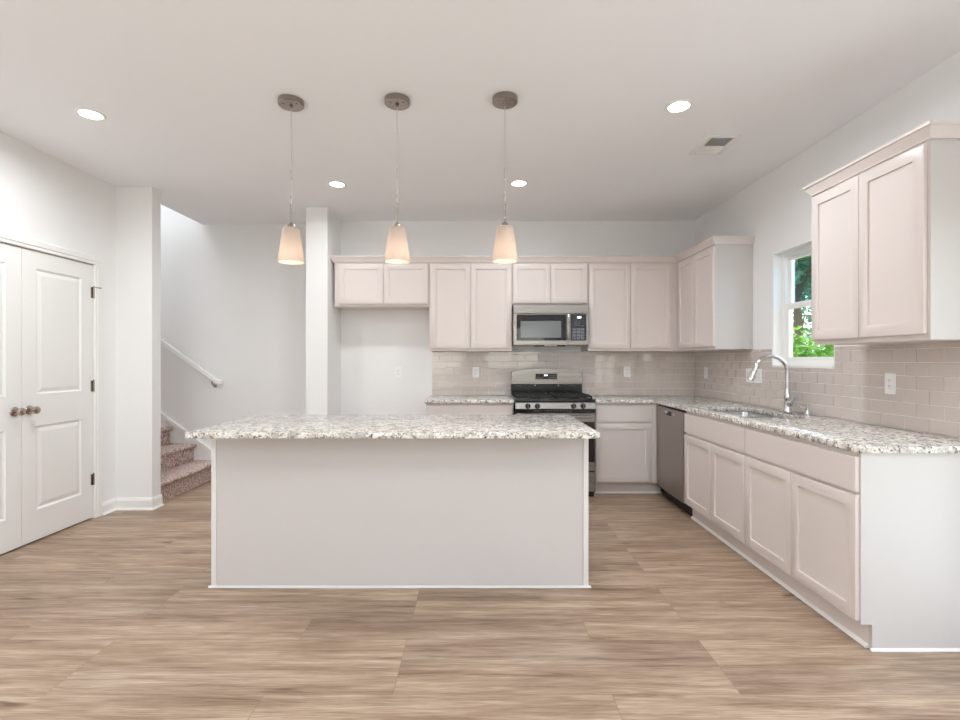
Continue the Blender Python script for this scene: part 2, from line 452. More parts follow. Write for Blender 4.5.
m = MB().prism([(YB - a, b) for a, b in BBP], 'x', -1.47, -.51)
struct(m, 'baseboard_back', TRIM, 'white baseboard in the refrigerator alcove', 'baseboard')
struct(bb_left(XL, YR + .001, DY0 - .08), 'baseboard_front', TRIM, 'white baseboard on the left wall before the closet doors', 'baseboard')

# casing round the closet doors
def casing_profile(x, dx): return None
m = MB()
cw = .07
for a, b, z0, z1 in ((DY1 + .004, DY1 + .004 + cw, 0, DZ + .004), (DY0 - .004 - cw, DY0 - .004, 0, DZ + .004)):
    m.box(XL, XL + .014, a, b, z0, z1, .003)
    inner = a if a > DYS else b
    m.box(XL + .014, XL + .02, (a + .022) if a > DYS else a + .004, (b - .004) if a > DYS else b - .022, z0, z1, .003)
m.box(XL, XL + .014, DY0 - .004 - cw, DY1 + .004 + cw, DZ + .004, DZ + .004 + cw, .003)
m.box(XL + .014, XL + .02, DY0 - .004 - cw + .004, DY1 + .004 + cw - .004, DZ + .026, DZ + cw, .003)
m.box(XL - WT, XL, DY1 + .003, DY1 + .0195, 0, DZ + .0195).box(XL - WT, XL, DY0 - .0195, DY0 - .003, 0, DZ + .0195).box(XL - WT, XL, DY0 - .003, DY1 + .003, DZ + .003, DZ + .0195)
struct(m, 'trim_1', TRIM, 'white moulded casing around the double closet doors', 'trim')

# closet door leaves: local x = along wall (+Y), front faces -y (=> +X after rotation)
def door_leaf(name, y0, y1, hinge_right, label):
    wd = y1 - y0
    r = thing(name, label, 'door', (XL - .004, y0, .012), PI / 2); r['kind'] = 'structure'
    H = DZ - .012
    t = .035; sx = .113
    pz = [(.215, .815), (1.04, 1.938)]
    m = MB()
    m.cells([.0015, sx, wd - sx, wd - .0015], [0, pz[0][0], pz[0][1], pz[1][0], pz[1][1], H - .003],
            lambda i, j: not (i == 1 and j in (1, 3)), 0, t, axis='y')
    for z0, z1 in pz:
        m.rings(sx, wd - sx, z0, z1, [(0, 0), (.012, .009), (.018, .009), (.045, .002), (.05, .002)])
    m.obj('leaf', DOORP, r, smooth=False)
    # knob
    kx = .055 if hinge_right else wd - .055
    kn = MB().lathe([(.032, -.0005), (.033, -.004), (.030, -.009), (.018, -.012)], (kx, 0, .933), 'y', 24).obj('rosette', BRONZE, r)
    MB().lathe([(.011, -.010), (.011, -.030), (.018, -.036), (.026, -.044), (.0275, -.054), (.024, -.062), (.012, -.067), (.003, -.068)], (kx, 0, .933), 'y', 24).obj('knob', BRONZE, r)
    hx = wd if hinge_right else 0
    for hz in (.308, 1.072, 1.836):
        h = MB().lathe([(.0065, hz - .045), (.0065, hz + .045)], (hx + (.002 if hinge_right else -.002), -.0075, 0), 'z', 12)
        h.lathe([(.004, hz + .045), (.005, hz + .051), (.002, hz + .054)], (hx + (.002 if hinge_right else -.002), -.0075, 0), 'z', 12)
        h.box(hx - .02 if hinge_right else hx, hx if hinge_right else hx + .02, -.0015, 0, hz - .045, hz + .045)
        if hz > 1.5 and hinge_right:
            h.tube([(hx, -.012, hz + .045), (hx + .045, -.03, hz + .043)], .0035, 8)
            h.lathe([(.006, -.034), (.006, -.028)], (hx + .045, 0, hz + .043), 'y', 10)
        h.obj('hinge', NICKEL, r)
    return r
door_leaf('door_1', DYS, DY1, True, 'right leaf of the white double closet doors, next to the wall end')
door_leaf('door_2', DY0, DYS, False, 'left leaf of the white double closet doors, cut by the picture edge')

# ------------------------------------------------------------------ kitchen window (front faces -y local => -X; local x -> -Y)
def win_root(name, label, loc, rz):
    r = thing(name, label, 'window', loc, rz); r['kind'] = 'structure'; return r
wr = win_root('window_1', 'white double-hung kitchen window over the sink showing green trees', (XR, WY1, WZ0), -PI / 2)
ww, wh = WY1 - WY0, WZ1 - WZ0
# liner boards of the recess
m = MB().box(0, .012, .001, .1, 0, wh).box(ww - .012, ww, .001, .1, 0, wh).box(.012, ww - .012, .001, .1, wh - .012, wh).box(.012, ww - .012, -.006, .1, 0, .014)
m.obj('jamb', TRIM, wr, False)
def rect_frame(m, x0, x1, z0, z1, y0, y1, wdt, bottom=None, top=None, bev=.002):
    bt = bottom or wdt; tp = top or wdt
    m.box(x0, x0 + wdt, y0, y1, z0, z1, bev).box(x1 - wdt, x1, y0, y1, z0, z1, bev)
    m.box(x0 + wdt, x1 - wdt, y0, y1, z0, z0 + bt, bev).box(x0 + wdt, x1 - wdt, y0, y1, z1 - tp, z1, bev); return m
rect_frame(MB(), .012, ww - .012, .014, wh - .012, .07, .135, .036).obj('frame', TRIM, wr)
zm = wh * .525
up = rect_frame(MB(), .047, ww - .047, zm - .02, wh - .037, .1, .13, .034).obj('upper_sash', TRIM, wr)
B(.0925, ww - .0925, .113, .117, zm + .0255, wh - .0925).obj('pane', GLASSB, up, False)
lo = rect_frame(MB(), .047, ww - .047, .039, zm + .02, .072, .099, .045, bottom=.04).obj('lower_sash', TRIM, wr)
B(.0925, ww - .0925, .084, .088, .0795, zm - .0255).obj('pane', GLASS, lo, False)

# patio door in the right wall, unseen rear windows added for light
pr = win_root('door_3', 'white framed sliding glass patio door in the right wall', (XR, PY1, 0), -PI / 2); pr['category'] = 'door'
pw = PY1 - PY0
rect_frame(MB(), .002, pw - .002, .002, PZ1 - .002, .03, .13, .04).obj('frame', TRIM, pr)
for k, (a, b, y) in enumerate(((.042, pw/2 + .03, .085), (pw/2 - .03, pw - .042, .045))):
    s_ = rect_frame(MB(), a, b, .044, PZ1 - .044, y, y + .035, .06).obj('sash', TRIM, pr)
    B(a + .06, b - .06, y + .015, y + .02, .104, PZ1 - .104).obj('pane', GLASS, s_, False)
for nm, i, lb in (('window_2', 1, 'wide white framed rear window added for light, left one'), ('window_3', 3, 'wide white framed rear window added for light, right one')):
    q = win_root(nm, lb, (RX[i+1], YR, .95), PI)
    wq = RX[i+1] - RX[i]
    rect_frame(MB(), .002, wq - .002, .002, 1.248, .03, .11, .06).box(wq/2 - .03, wq/2 + .03, .03, .11, .062, 1.188).obj('frame', TRIM, q)
    B(.062, wq - .062, .06, .064, .062, 1.188).obj('pane', GLASS, q, False)

# ------------------------------------------------------------------ stairs
NS, RISE, RUN = 12, .187, .265
st = thing('staircase', 'carpeted brown staircase climbing to the left behind the wall end', 'stairs', (-2.885, YW1 + .002, 0))
SW = YH - .022 - YW1 - .002
for k in range(NS):
    x = -k * RUN; z = (k + 1) * RISE
    prof = [(x, z - RISE + (.0005 if k == 0 else 0)), (x, z - .045)]
    for a in range(0, 7):
        t = -PI/2 + a * PI / 6
        prof.append((x + .012 + .020 * math.cos(t), z - .0215 + .0215 * math.sin(t)))
    prof += [(x - RUN, z), (x - RUN, z - RISE + (.0005 if k == 0 else 0))]
    MB().prism(prof, 'y', 0, SW).obj('step', CARPET, st)
SL = RISE / RUN
# skirt board on the stair wall (thickness .018) with a cap
def sk(x): return .473 + (-3.24 - x) * .735
xs0, xs1 = -5.6, -2.62
poly = [(xs0, sk(xs0) - .5), (xs1, 0.0), (xs1, sk(xs1) if sk(xs1) > .05 else .05), (xs0, sk(xs0))]
poly[0] = (xs0, sk(xs0) - .62)
poly.insert(1, (-3.2, .0))
struct(MB().prism(poly, 'y', YH - .018, YH), 'trim_2', WALL, 'sloping skirt board along the stairs', 'trim')
capp = [(xs0, sk(xs0)), (xs1, sk(xs1)), (xs1, sk(xs1) + .042), (xs0, sk(xs0) + .042)]
struct(MB().prism(capp, 'y', YH - .03, YH - .0), 'trim_3', TRIM, 'white cap moulding on top of the stair skirt board', 'trim')
# handrail
hr = thing('handrail', 'sloping white wooden handrail on the stair wall', 'handrail', (-2.86, YH, 1.03))
def hz(x): return -(x) * .715
m = MB(); ya, yb = -.095, -.05
m.prism([(0, 0), (0, .058), (-2.4, hz(-2.4) + .066), (-2.4, hz(-2.4) + .005)], 'y', ya, yb, .006)
m.prism([(-.01, .004), (.028, .004), (.028, .044), (-.01, .052)], 'y', ya, -.002, .004)
m.obj('rail', TRIM, hr)
for x in (-.06, -1.2, -2.1):
    MB().tube([(x, -.002, hz(x) - .06), (x, -.05, hz(x) - .055), (x, -.073, hz(x) - .03), (x, -.073, hz(x) + .003)], .007, 10).lathe([(.019, -.0005), (.019, -.005), (.009, -.010)], (x, 0, hz(x) - .06), 'y', 16).obj('bracket', NICKEL, hr)

# ------------------------------------------------------------------ cabinets (local: x right, front -y, wall y=0, z up)
def shaker(m, x0, x1, z0, z1, yf, t=.019, rail=.057, rec=.009):
    m.cells([x0, x0 + rail, x1 - rail, x1], [z0, z0 + rail, z1 - rail, z1], lambda i, j: not (i == 1 and j == 1), yf, yf + t, bev=.0012, axis='y')
    m.box(x0 + rail - .004, x1 - rail + .004, yf + rec, yf + t - .002, z0 + rail - .004, z1 - rail + .004)
    return m

def wall_cabinet(label, loc, rz, wd, dep, zb, zt, door_z0, door_z1, doors, left_fill=0, end=None, group='wall cabinets'):
    r = thing('wall_cabinet', label, 'cabinet', (loc[0], loc[1], zb), rz, None)
    B(0, wd - (.006 if end else 0), -dep, -.001, 0, zt - zb, .001).obj('carcass', CAB, r)
    if end: B(wd - .0057, wd, -dep, -.001, 0, zt - zb, .001).obj('end_panel', PANEL, r)  # bluish daylight on the exposed side is put into this panel's colour
    for a, b in doors:
        shaker(MB(), a, b, door_z0 - zb, door_z1 - zb, -dep - .0195).obj('door', CAB, r)
    return r
ZT = 2.285
DT, DB = 2.272, 1.416
D = .332
Yw = YB - .0005
wall_cabinet('short two-door wall cabinet over the empty refrigerator alcove', (-1.457, Yw), 0, .958, D, 1.84, ZT, 1.866, DT, [(.05, .497), (.501, .950)])
wall_cabinet('tall two-door wall cabinet between alcove and microwave', (-.497, Yw), 0, .843, D, 1.388, ZT, DB, DT, [(.016, .420), (.424, .832)])
wall_cabinet('short two-door wall cabinet directly above the microwave', (.348, Yw), 0, .766, D, 1.858, ZT, 1.869, DT, [(.006, .382), (.386, .760)])
wall_cabinet('tall two-door wall cabinet right of the microwave', (1.116, Yw), 0, .924, D, 1.388, ZT, DB, DT, [(.008, .426), (.430, .842)])
Xw = XR - .0005
DR = .322
r = wall_cabinet('two-door wall cabinet on the right wall between corner and window', (Xw, YB - D - .0215), -PI / 2, YB - D - .0215 - 4.19, DR, 1.388, ZT, DB, DT, [(.03, .385), (.389, .774)], end=True)
# side panel outlined at its exposed end
wall_cabinet('large two-door wall cabinet in the right foreground beside the window', (Xw, 2.955), -PI / 2, .76, DR, 1.388, ZT, DB, DT, [(.004, .366), (.370, .746)], end=True)

# crown moulding profile: (outward, z)
CP = [(0, 0), (.012, 0), (.014, .012), (.024, .026), (.034, .046), (.042, .050), (.042, .063), (0, .063)]
def crown(path, zb, name, label):
    """path: list of 2D points along cabinet faces; outward is to the left-hand normal given per vertex by mitre"""
    bm = MB(); n = len(path); rows = []
    for i, p in enumerate(path):
        p = Vector(p)
        def nrm(a, b):
            d = (Vector(b) - Vector(a)).normalized(); return Vector((d.y, -d.x))
        if i == 0: o = nrm(path[0], path[1])
        elif i == n-1: o = nrm(path[-2], path[-1])
        else:
            a, b = nrm(path[i-1], path[i]), nrm(path[i], path[i+1]); o = (a + b) / (1 + a.dot(b))
        rows.append([bm.bm.verts.new((p.x + o.x * u, p.y + o.y * u, zb + v)) for u, v in CP])
    k = len(CP)
    for a, b in zip(rows, rows[1:]):
        for i in range(k):
            j = (i+1) % k; bm.bm.faces.new((a[i], a[j], b[j], b[i]))
    bm.bm.faces.new(rows[0]); bm.bm.faces.new(rows[-1][::-1])
    o = bm.obj(name, CAB, None, True); o['label'] = label; o['category'] = 'moulding'; return o
yc = YB - D - .001; xc = XR - DR - .001
crown([(-1.46, YB - .002), (-1.46, yc - .001), (xc - .001, yc - .001), (xc - .001, 4.188), (XR - .002, 4.188)], ZT + .001, 'crown_moulding', 'long crown moulding running over the back and corner wall cabinets')
crown([(XR - .002, 2.957), (xc - .001, 2.957), (xc - .001, 2.193), (XR - .002, 2.193)], ZT + .001, 'crown_moulding', 'short crown moulding on the foreground cabinet beside the window')

# base cabinets
ZC = .884
def base_root(label, loc, rz): return thing('base_cabinet', label, 'cabinet', (loc[0], loc[1], 0), rz)
def toe(r, x0, x1, ytoe):
    B(x0, x1, ytoe, ytoe + .016, .0005, .114).obj('toe_kick', CAB, r)
    MB().prism([(ytoe - a, b + .0005) for a, b in shoe_p()], 'x', x0, x1).obj('shoe_moulding', TRIM, r)
def hollow(r, wd, dep, z0=.115, z1=ZC - .001, t=.018):
    m = B(0, t, -dep, -.003, z0, z1).box(wd - t, wd, -dep, -.003, z0, z1).box(t, wd - t, -dep, -.003, z0, z0 + t).box(t, wd - t, -.02, -.003, z0 + t, z1)
    m.box(t, wd - t, -dep, -dep + .02, z1 - .04, z1).box(t, wd - t, -dep, -dep + .02, z1 - .21, z1 - .17).box(t, wd - t, -dep, -dep + .02, z0 + t, z0 + .04)
    m.obj('carcass', CAB, r)
DZ0, DZ1, FZ0, FZ1 = .130, .690, .706, .862
def fronts(r, yf, drawers, doors):
    for a, b in drawers: B(a, b, yf, yf + .019, FZ0, FZ1, .0015).obj('drawer_front', CAB, r)
    for a, b in doors: shaker(MB(), a, b, DZ0, DZ1, yf).obj('door', CAB, r)
BD = .61
r = base_root('base cabinet left of the gas range, mostly hidden behind the island', (-.497, YB - .001), 0)
B(0, .838, -BD, -.002, .115, ZC - .001, .001).obj('carcass', CAB, r); toe(r, 0, .838, -BD + .075)
fronts(r, -BD - .0195, [(.01, .828)], [(.01, .417), (.421, .828)])
r = base_root('single-door base cabinet between the range and the dishwasher', (1.116, YB - .001), 0)
B(0, .592, -BD, -.002, .115, ZC - .001, .001).obj('carcass', CAB, r); toe(r, 0, .665, -BD + .075)
fronts(r, -BD - .0195, [(.012, .543)], [(.012, .543)])
B(.594, .61, -BD - .06, -BD - .0, .115, ZC - .001).obj('corner_filler', CAB, r)
# right run: local x -> -Y from Y = 4.63
RB = .64
r = base_root('sink base cabinet with two doors next to the dishwasher', (XR - .001, 4.018), -PI / 2)
hollow(r, .912, RB); toe(r, 0, .912, -RB + .05)
fronts(r, -RB - .0195, [(.004, .908)], [(.004, .454), (.458, .908)])
r = base_root('two-door base cabinet with white end panel at the near end of the counter', (XR - .001, 3.104), -PI / 2)
ew = 3.104 - 2.186
B(0, ew - .02, -RB, -.002, .115, ZC - .001, .001).obj('carcass', CAB, r); toe(r, 0, ew - .0205, -RB + .05)
fronts(r, -RB - .0195, [(.004, ew - .008)], [(.004, .454), (.458, ew - .008)])
MB().prism([(-RB + .05, .0005), (-.002, .0005), (-.002, ZC - .001), (-RB - .001, ZC - .001), (-RB - .001, .116), (-RB + .05, .116)], 'x', ew - .0195, ew, .001).obj('end_panel', PANEL, r)
MB().prism([(ew + a, b + .0005) for a, b in shoe_small()], 'y', -RB + .04, -.002).obj('shoe_moulding', TRIM, r)

# countertops
m = MB().cells([-.51, .346], [YB - .652, YB - .0055], lambda i, j: True, ZC, .915, .004)
o = m.obj('countertop', GRAN); o['label'] = 'short speckled granite countertop left of the gas range'; o['category'] = 'countertop'
SY0, SY1, SX0, SX1 = 3.19, 3.955, 1.785, 2.17
xs = [1.114, 1.685, SX0, SX1, XR - .0055]; ys = [2.165, SY0, (SY0+SY1)/2 - .0, SY1, YB - .652, YB - .0055]
def kp(i, j):
    if i == 0: return j == 4
    if i == 2 and j in (1, 2): return False
    return True
o = MB().cells(xs, ys, kp, ZC, .915, .004).obj('countertop', GRAN)
o['label'] = 'long speckled granite countertop with the sink cut-out along the right wall'; o['category'] = 'countertop'

# backsplash: individually laid tiles on a grout bed, as one tiled surface per wall
def backsplash(name, label, x_end, z0, z1, loc, rz, holes=()):
    m = MB(); m.cells(sorted({0, x_end} | {h[0] for h in holes} | {h[1] for h in holes}), sorted({z0, z1} | {h[2] for h in holes} | {h[3] for h in holes if h[3] < z1}),
        lambda i, j: True, -.0025, -.0004, axis='y') if not holes else None
    if holes:
        hx0, hx1, hz0, hz1 = holes[0]
        m.cells([0, hx0, hx1, x_end], [z0, hz0, z1], lambda i, j: not (i == 1 and j == 1), -.0025, -.0004, axis='y')
    rnd = random.Random(3)
    tw, th, g = .1535, .0735, .0032
    z = z0 + .001; row = 0
    while z < z1 - .01:
        ze = min(z + th - g, z1)
        x = -tw / 2 if row % 2 else 0
        while x < x_end - .005:
            segs = [(max(x, 0), min(x + tw - g, x_end), z, ze)]
            for hx0, hx1, hz0, hz1 in holes:
                out = []
                for a, b, c, d in segs:
                    if d <= hz0 or c >= hz1 or b <= hx0 or a >= hx1: out.append((a, b, c, d)); continue
                    if a < hx0: out.append((a, hx0, c, d))
                    if b > hx1: out.append((hx1, b, c, d))
                    if c < hz0: out.append((max(a, hx0), min(b, hx1), c, hz0))
                segs = out
            tx, tz = rnd.gauss(0, .0035), rnd.gauss(0, .0045)
            for a, b, c, d in segs:
                if b - a < .006 or d - c < .006: continue
                cx, cz = (a+b)/2, (c+d)/2
                bv = .0016
                def Y(px, pz, base): return base + (px - cx) * tx + (pz - cz) * tz
                O = [m.bm.verts.new((px, -.0024, pz)) for px, pz in ((a,c),(b,c),(b,d),(a,d))]
                Q = [m.bm.verts.new((px, Y(px, pz, -.0042), pz)) for px, pz in ((a,c),(b,c),(b,d),(a,d))]
                I = [m.bm.verts.new((px, Y(px, pz, -.0052), pz)) for px, pz in ((a+bv,c+bv),(b-bv,c+bv),(b-bv,d-bv),(a+bv,d-bv))]
                for i in range(4):
                    j = (i+1) % 4
                    for f in (m.bm.faces.new((O[i], O[j], Q[j], Q[i])), m.bm.faces.new((Q[i], Q[j], I[j], I[i]))): f.material_index = 1
                m.bm.faces.new(I).material_index = 1
            x += tw
        z += th; row += 1
    o = m.obj(name, [GROUT, TILE], None, False, recalc=False)
    o.location = loc; o.rotation_euler = (0, 0, rz); o['label'] = label; o['category'] = 'backsplash'
    return o
backsplash('tile_backsplash', 'glossy greige subway tile backsplash behind the gas range', XR - .006 + .497, .917, 1.385, (-.497, YB, 0), 0)
backsplash('tile_backsplash', 'glossy greige subway tile backsplash behind the sink on the right wall', YB - 2.0, .917, 1.385, (XR, YB - .006, 0), -PI / 2,
           holes=[(YB - .006 - WY1 - .001, YB - .006 - WY0 + .001, WZ0 - .001, 1.4)])

# ------------------------------------------------------------------ island
ix0, ix1, iy0, iy1 = -1.518, .627, 2.80, 3.40
isl = thing('kitchen_island', 'large white panelled kitchen island base in the middle of the floor', 'island', (0, 3.1, 0))
B(ix0 + .02, ix1 - .02, iy0 - 3.1 + .006, iy1 - 3.1 - .02, .0005, ZC - .001).obj('carcass', CAB, isl)
B(ix0 + .0, ix1 - .0, iy0 - 3.1, iy0 - 3.1 + .0058, .0005, ZC - .0012).obj('back_panel', PANEL, isl)
B(ix0, ix0 + .0195, iy0 - 3.1 + .006, iy1 - 3.1, .0005, ZC - .0012).obj('side_panel', PANEL, isl)
B(ix1 - .0195, ix1, iy0 - 3.1 + .006, iy1 - 3.1, .0005, ZC - .0012).obj('side_panel', PANEL, isl)
B(ix0 - .003, ix0 + .025, iy0 - 3.1 - .0065, iy0 - 3.1 - .0003, .0005, ZC - .0012, .001).obj('corner_trim', TRIMI, isl)
B(ix1 - .025, ix1 + .003, iy0 - 3.1 - .0065, iy0 - 3.1 - .0003, .0005, ZC - .0012, .001).obj('corner_trim', TRIMI, isl)
MB().prism([(iy0 - 3.1 - .0068 - a, b + .0006) for a, b in shoe_small()], 'x', ix0 - .016, ix1 + .016).obj('shoe_moulding', TRIMI, isl)
MB().prism([(ix0 - .0003 - a, b + .0006) for a, b in shoe_small()], 'y', iy0 - 3.1, iy1 - 3.1).obj('shoe_moulding', TRIMI, isl)
MB().prism([(ix1 + .0003 + a, b + .0006) for a, b in shoe_small()], 'y', iy0 - 3.1, iy1 - 3.1).obj('shoe_moulding', TRIMI, isl)
kw = (ix1 - ix0 - .05) / 4
for k in range(4):
    a = ix0 + .025 + k * kw
    B(a + .003, a + kw - .003, iy1 - 3.1 - .0195, iy1 - 3.1, FZ0, FZ1, .0015).obj('drawer_front', CAB, isl)
    m = MB(); shaker(m, a + .003, a + kw - .003, DZ0, DZ1, 0)
    for v in m.bm.verts: v.co.y = iy1 - 3.1 - v.co.y
    m.obj('door', CAB, isl)
o = MB().cells([-1.538, .640], [2.57, 3.425], lambda i, j: True, ZC, .915, .004).obj('countertop', GRAN)
o['label'] = 'speckled granite island top overhanging the white island base'; o['category'] = 'countertop'

# ------------------------------------------------------------------ gas range
rg = thing('gas_range', 'stainless steel gas range with black cooktop between the base cabinets', 'range', (.731, YB - .02, 0))
RW = .378
yf = -.67                                   # front of the control panel
B(-RW, RW, -.64, 0, .03, .895, .002).obj('body', BLACK, rg)
for sx_ in (-.33, .33):
    for sy in (-.58, -.06): MB().lathe([(.016, 0), (.016, .03)], (sx_, sy, 0), 'z', 12).obj('foot', BLACK, rg)
MB().box(-RW - .001, RW + .001, yf - .005, -.06, .8955, .928, .006, 2).obj('cooktop', BLACK, rg)
# burners and grates
for bx in (-.19, .19):
    for by in (-.50, -.2):
        MB().lathe([(.05, .9285), (.05, .936), (.04, .938), (.04, .946), (.034, .949)], (bx, by, 0), 'z', 20).obj('burner', IRON, rg)
    g = MB()
    x0, x1, y0, y1, zg = bx - .165, bx + .165, -.635, -.085, .958
    for a, b, c, d in ((x0, x1, y0, y0 + .014), (x0, x1, y1 - .014, y1), (x0, x0 + .014, y0, y1), (x1 - .014, x1, y0, y1), (x0, x1, (y0+y1)/2 - .007, (y0+y1)/2 + .007)):
        g.box(a, b, c, d, zg - .016, zg, .003)
    for by in (-.50, -.2):
        g.box(x0, bx - .03, by - .006, by + .006, zg - .012, zg + .004, .002).box(bx + .03, x1, by - .006, by + .006, zg - .012, zg + .004, .002)
        g.box(bx - .006, bx + .006, by + .03, by + .11, zg - .012, zg + .004, .002).box(bx - .006, bx + .006, by - .11, by - .03, zg - .012, zg + .004, .002)
    for a in (x0 + .007, x1 - .007):
        for b in (y0 + .007, y1 - .007, (y0+y1)/2): g.box(a - .006, a + .006, b - .006, b + .006, .9285, zg - .014)
    g.obj('grate', IRON, rg)
# backguard
def bgtop(x): return 1.172 + .036 * (1 - (x / RW) ** 2)
m = MB(); N = 24
pf = [(-RW, 1.04)] + [(RW, 1.04)] + [(RW - 2*RW*i/N, bgtop(RW - 2*RW*i/N)) for i in range(N + 1)]
m.prism(pf, 'y', -.095, -.002, .004); bgp = m.obj('backguard', STAINLESS, rg)
B(-RW, RW, -.075, -.002, .9285, 1.039).obj('vent_riser', BLACK, rg)
for x in (-.30, .27): B(x - .035, x + .035, -.079, -.0755, 1.018, 1.030, .001).obj('vent_slot', GREYP, rg)
for x in (-.125, .125): MB().lathe([(.008, -.0755), (.008, -.081), (.005, -.083)], (x, 0, 1.027), 'y', 12).obj('screw', CHROME, rg)
dp = B(-.135, .115, -.0985, -.0955, 1.085, 1.162, .002).obj('display_bezel', NICKEL, rg)
B(-.122, .104, -.1005, -.099, 1.094, 1.152).obj('display', BLACKGL, dp)
for k in range(3): B(-.03 + k*.013, -.021 + k*.013, -.1018, -.101, 1.128, 1.142).obj('clock_digit', DIGIT, dp)
for ix in range(4):
    for iz in range(2): B(.022 + ix*.019, .034 + ix*.019, -.1018, -.101, 1.106 + iz*.022, 1.114 + iz*.022).obj('touch_key', KEYS, dp)
for ix in range(3): B(-.11 + ix*.022, -.096 + ix*.022, -.1018, -.101, 1.108, 1.114).obj('touch_key', KEYS, dp)
# control panel with knobs
m = MB().prism([(yf, .834), (yf - .012, .838), (yf - .004, .894), (-.645, .8945), (-.645, .834)], 'x', -RW, RW); m.obj('control_panel', STAINLESS, rg)
for x in (-.262, -.172, .168, .258):
    k = MB().lathe([(.025, yf - .009), (.025, yf - .016), (.021, yf - .02), (.019, yf - .034), (.016, yf - .037)], (x, 0, .864), 'y', 20).obj('knob', BLACK, rg)
    B(x - .004, x + .004, yf - .044, yf - .037, .846, .882, .002).obj('knob_grip', GREYP, k)
m = MB().box(-RW, RW, yf + .0, -.645, .800, .833); m.obj('vent_band', BLACK, rg)
for k in range(12): B(-.2 + k*.03, -.182 + k*.03, yf - .0015, yf - .0002, .815, .820).obj('vent_louver', GREYP, rg)
# oven door, handle, drawer
dr = B(-RW + .002, RW - .002, yf - .012, -.642, .252, .796, .003).obj('oven_door', STAINLESS, rg)
B(-RW + .012, RW - .012, yf - .0155, yf - .0125, .338, .715, .001).obj('oven_glass', BLACKGL, dr)
m = MB().tube([(-.33, yf - .055, .765), (.33, yf - .055, .765)], .013, 14)
for x in (-.3, .3): m.box(x - .01, x + .01, yf - .05, yf - .0125, .756, .774, .003)
m.obj('oven_handle', STAINLESS, dr)
B(-RW + .002, RW - .002, yf - .010, -.642, .055, .238, .003).obj('storage_drawer', STAINLESS, rg)
B(-RW + .01, RW - .01, -.645, -.60, .004, .0295).obj('kick_plate', TOEK, rg)

# ------------------------------------------------------------------ over-the-range microwave
mw = thing('microwave', 'stainless steel microwave mounted above the gas range', 'microwave', (.732, YB - .001, 1.447))
MW = .379; my = -.40
B(-MW, MW, my + .035, -.006, .006, .408, .002).obj('body', STAINLESS, mw)
# fascia pieces
B(-MW, MW, my, my + .034, .318, .408, .003).obj('top_vent_panel', STAINLESS, mw)
dm = B(-MW, .168, my - .004, my + .034, .0, .316, .003).obj('door', STAINLESS, mw)
B(-MW + .034, .148, my - .0065, my - .0043, .045, .306, .001).obj('door_glass', BLACKGL, dm)
B(-MW + .073, .100, my - .0078, my - .0068, .074, .240).obj('window_screen', SCREEN, dm)
m = MB().box(.1535, .190, my - .04, my - .026, .046, .306, .005, 2)
for z in (.07, .28): m.box(.160, .178, my - .028, my - .0045, z - .012, z + .012, .002)
m.obj('handle', STAINLESS, dm)
cp = B(.170, MW, my - .002, my + .034, .0, .316, .003).obj('control_frame', STAINLESS, mw)
B(.196, MW - .026, my - .0055, my - .0025, .045, .308, .001).obj('control_glass', BLACKGL, cp)
B(.262, .300, my - .0072, my - .0057, .268, .286).obj('clock_display', DIGIT, cp)
for iz in range(3):
    for ix in range(3): B(.232 + ix*.036, .256 + ix*.036, my - .0068, my - .0057, .190 + iz*.022, .201 + iz*.022).obj('function_key', GREYP, cp)
for iz in range(4):
    for ix in range(3): B(.212 + ix*.042, .248 + ix*.042, my - .0068, my - .0057, .056 + iz*.03, .079 + iz*.03, .0004).obj('number_key', KEYS, cp)
B(-.15, .15, -.36, -.2, -.012, .0055).obj('grease_filter', BLACK, mw)
B(-.06, .06, -.385, -.365, -.010, .0055).obj('task_lamp', PLATE, mw)

# ------------------------------------------------------------------ dishwasher (right run, local x -> -Y)
dw = thing('dishwasher', 'stainless steel dishwasher between corner cabinet and sink cabinet', 'dishwasher', (XR - .001, 4.628, 0), -PI / 2)
B(.004, .603, -.625, -.03, .101, .875, .001).obj('tub', GREYP, dw)
B(.003, .604, -.662, -.626, .118, .868, .004).obj('door_panel', STAINV, dw)
B(.003, .604, -.655, -.626, .8685, .876).obj('control_strip', TOEK, dw)
pk = B(.24, .35, -.6645, -.6622, .805, .845, .001).obj('handle_pocket', BLACK, dw)
B(.245, .30, -.678, -.6647, .826, .846, .003).obj('latch', CHROME, pk)
B(.40, .425, -.6635, -.6622, .815, .830).obj('badge', CHROME, dw)
B(.004, .603, -.58, -.56, .001, .1).obj('toe_kick', TOEK, dw)

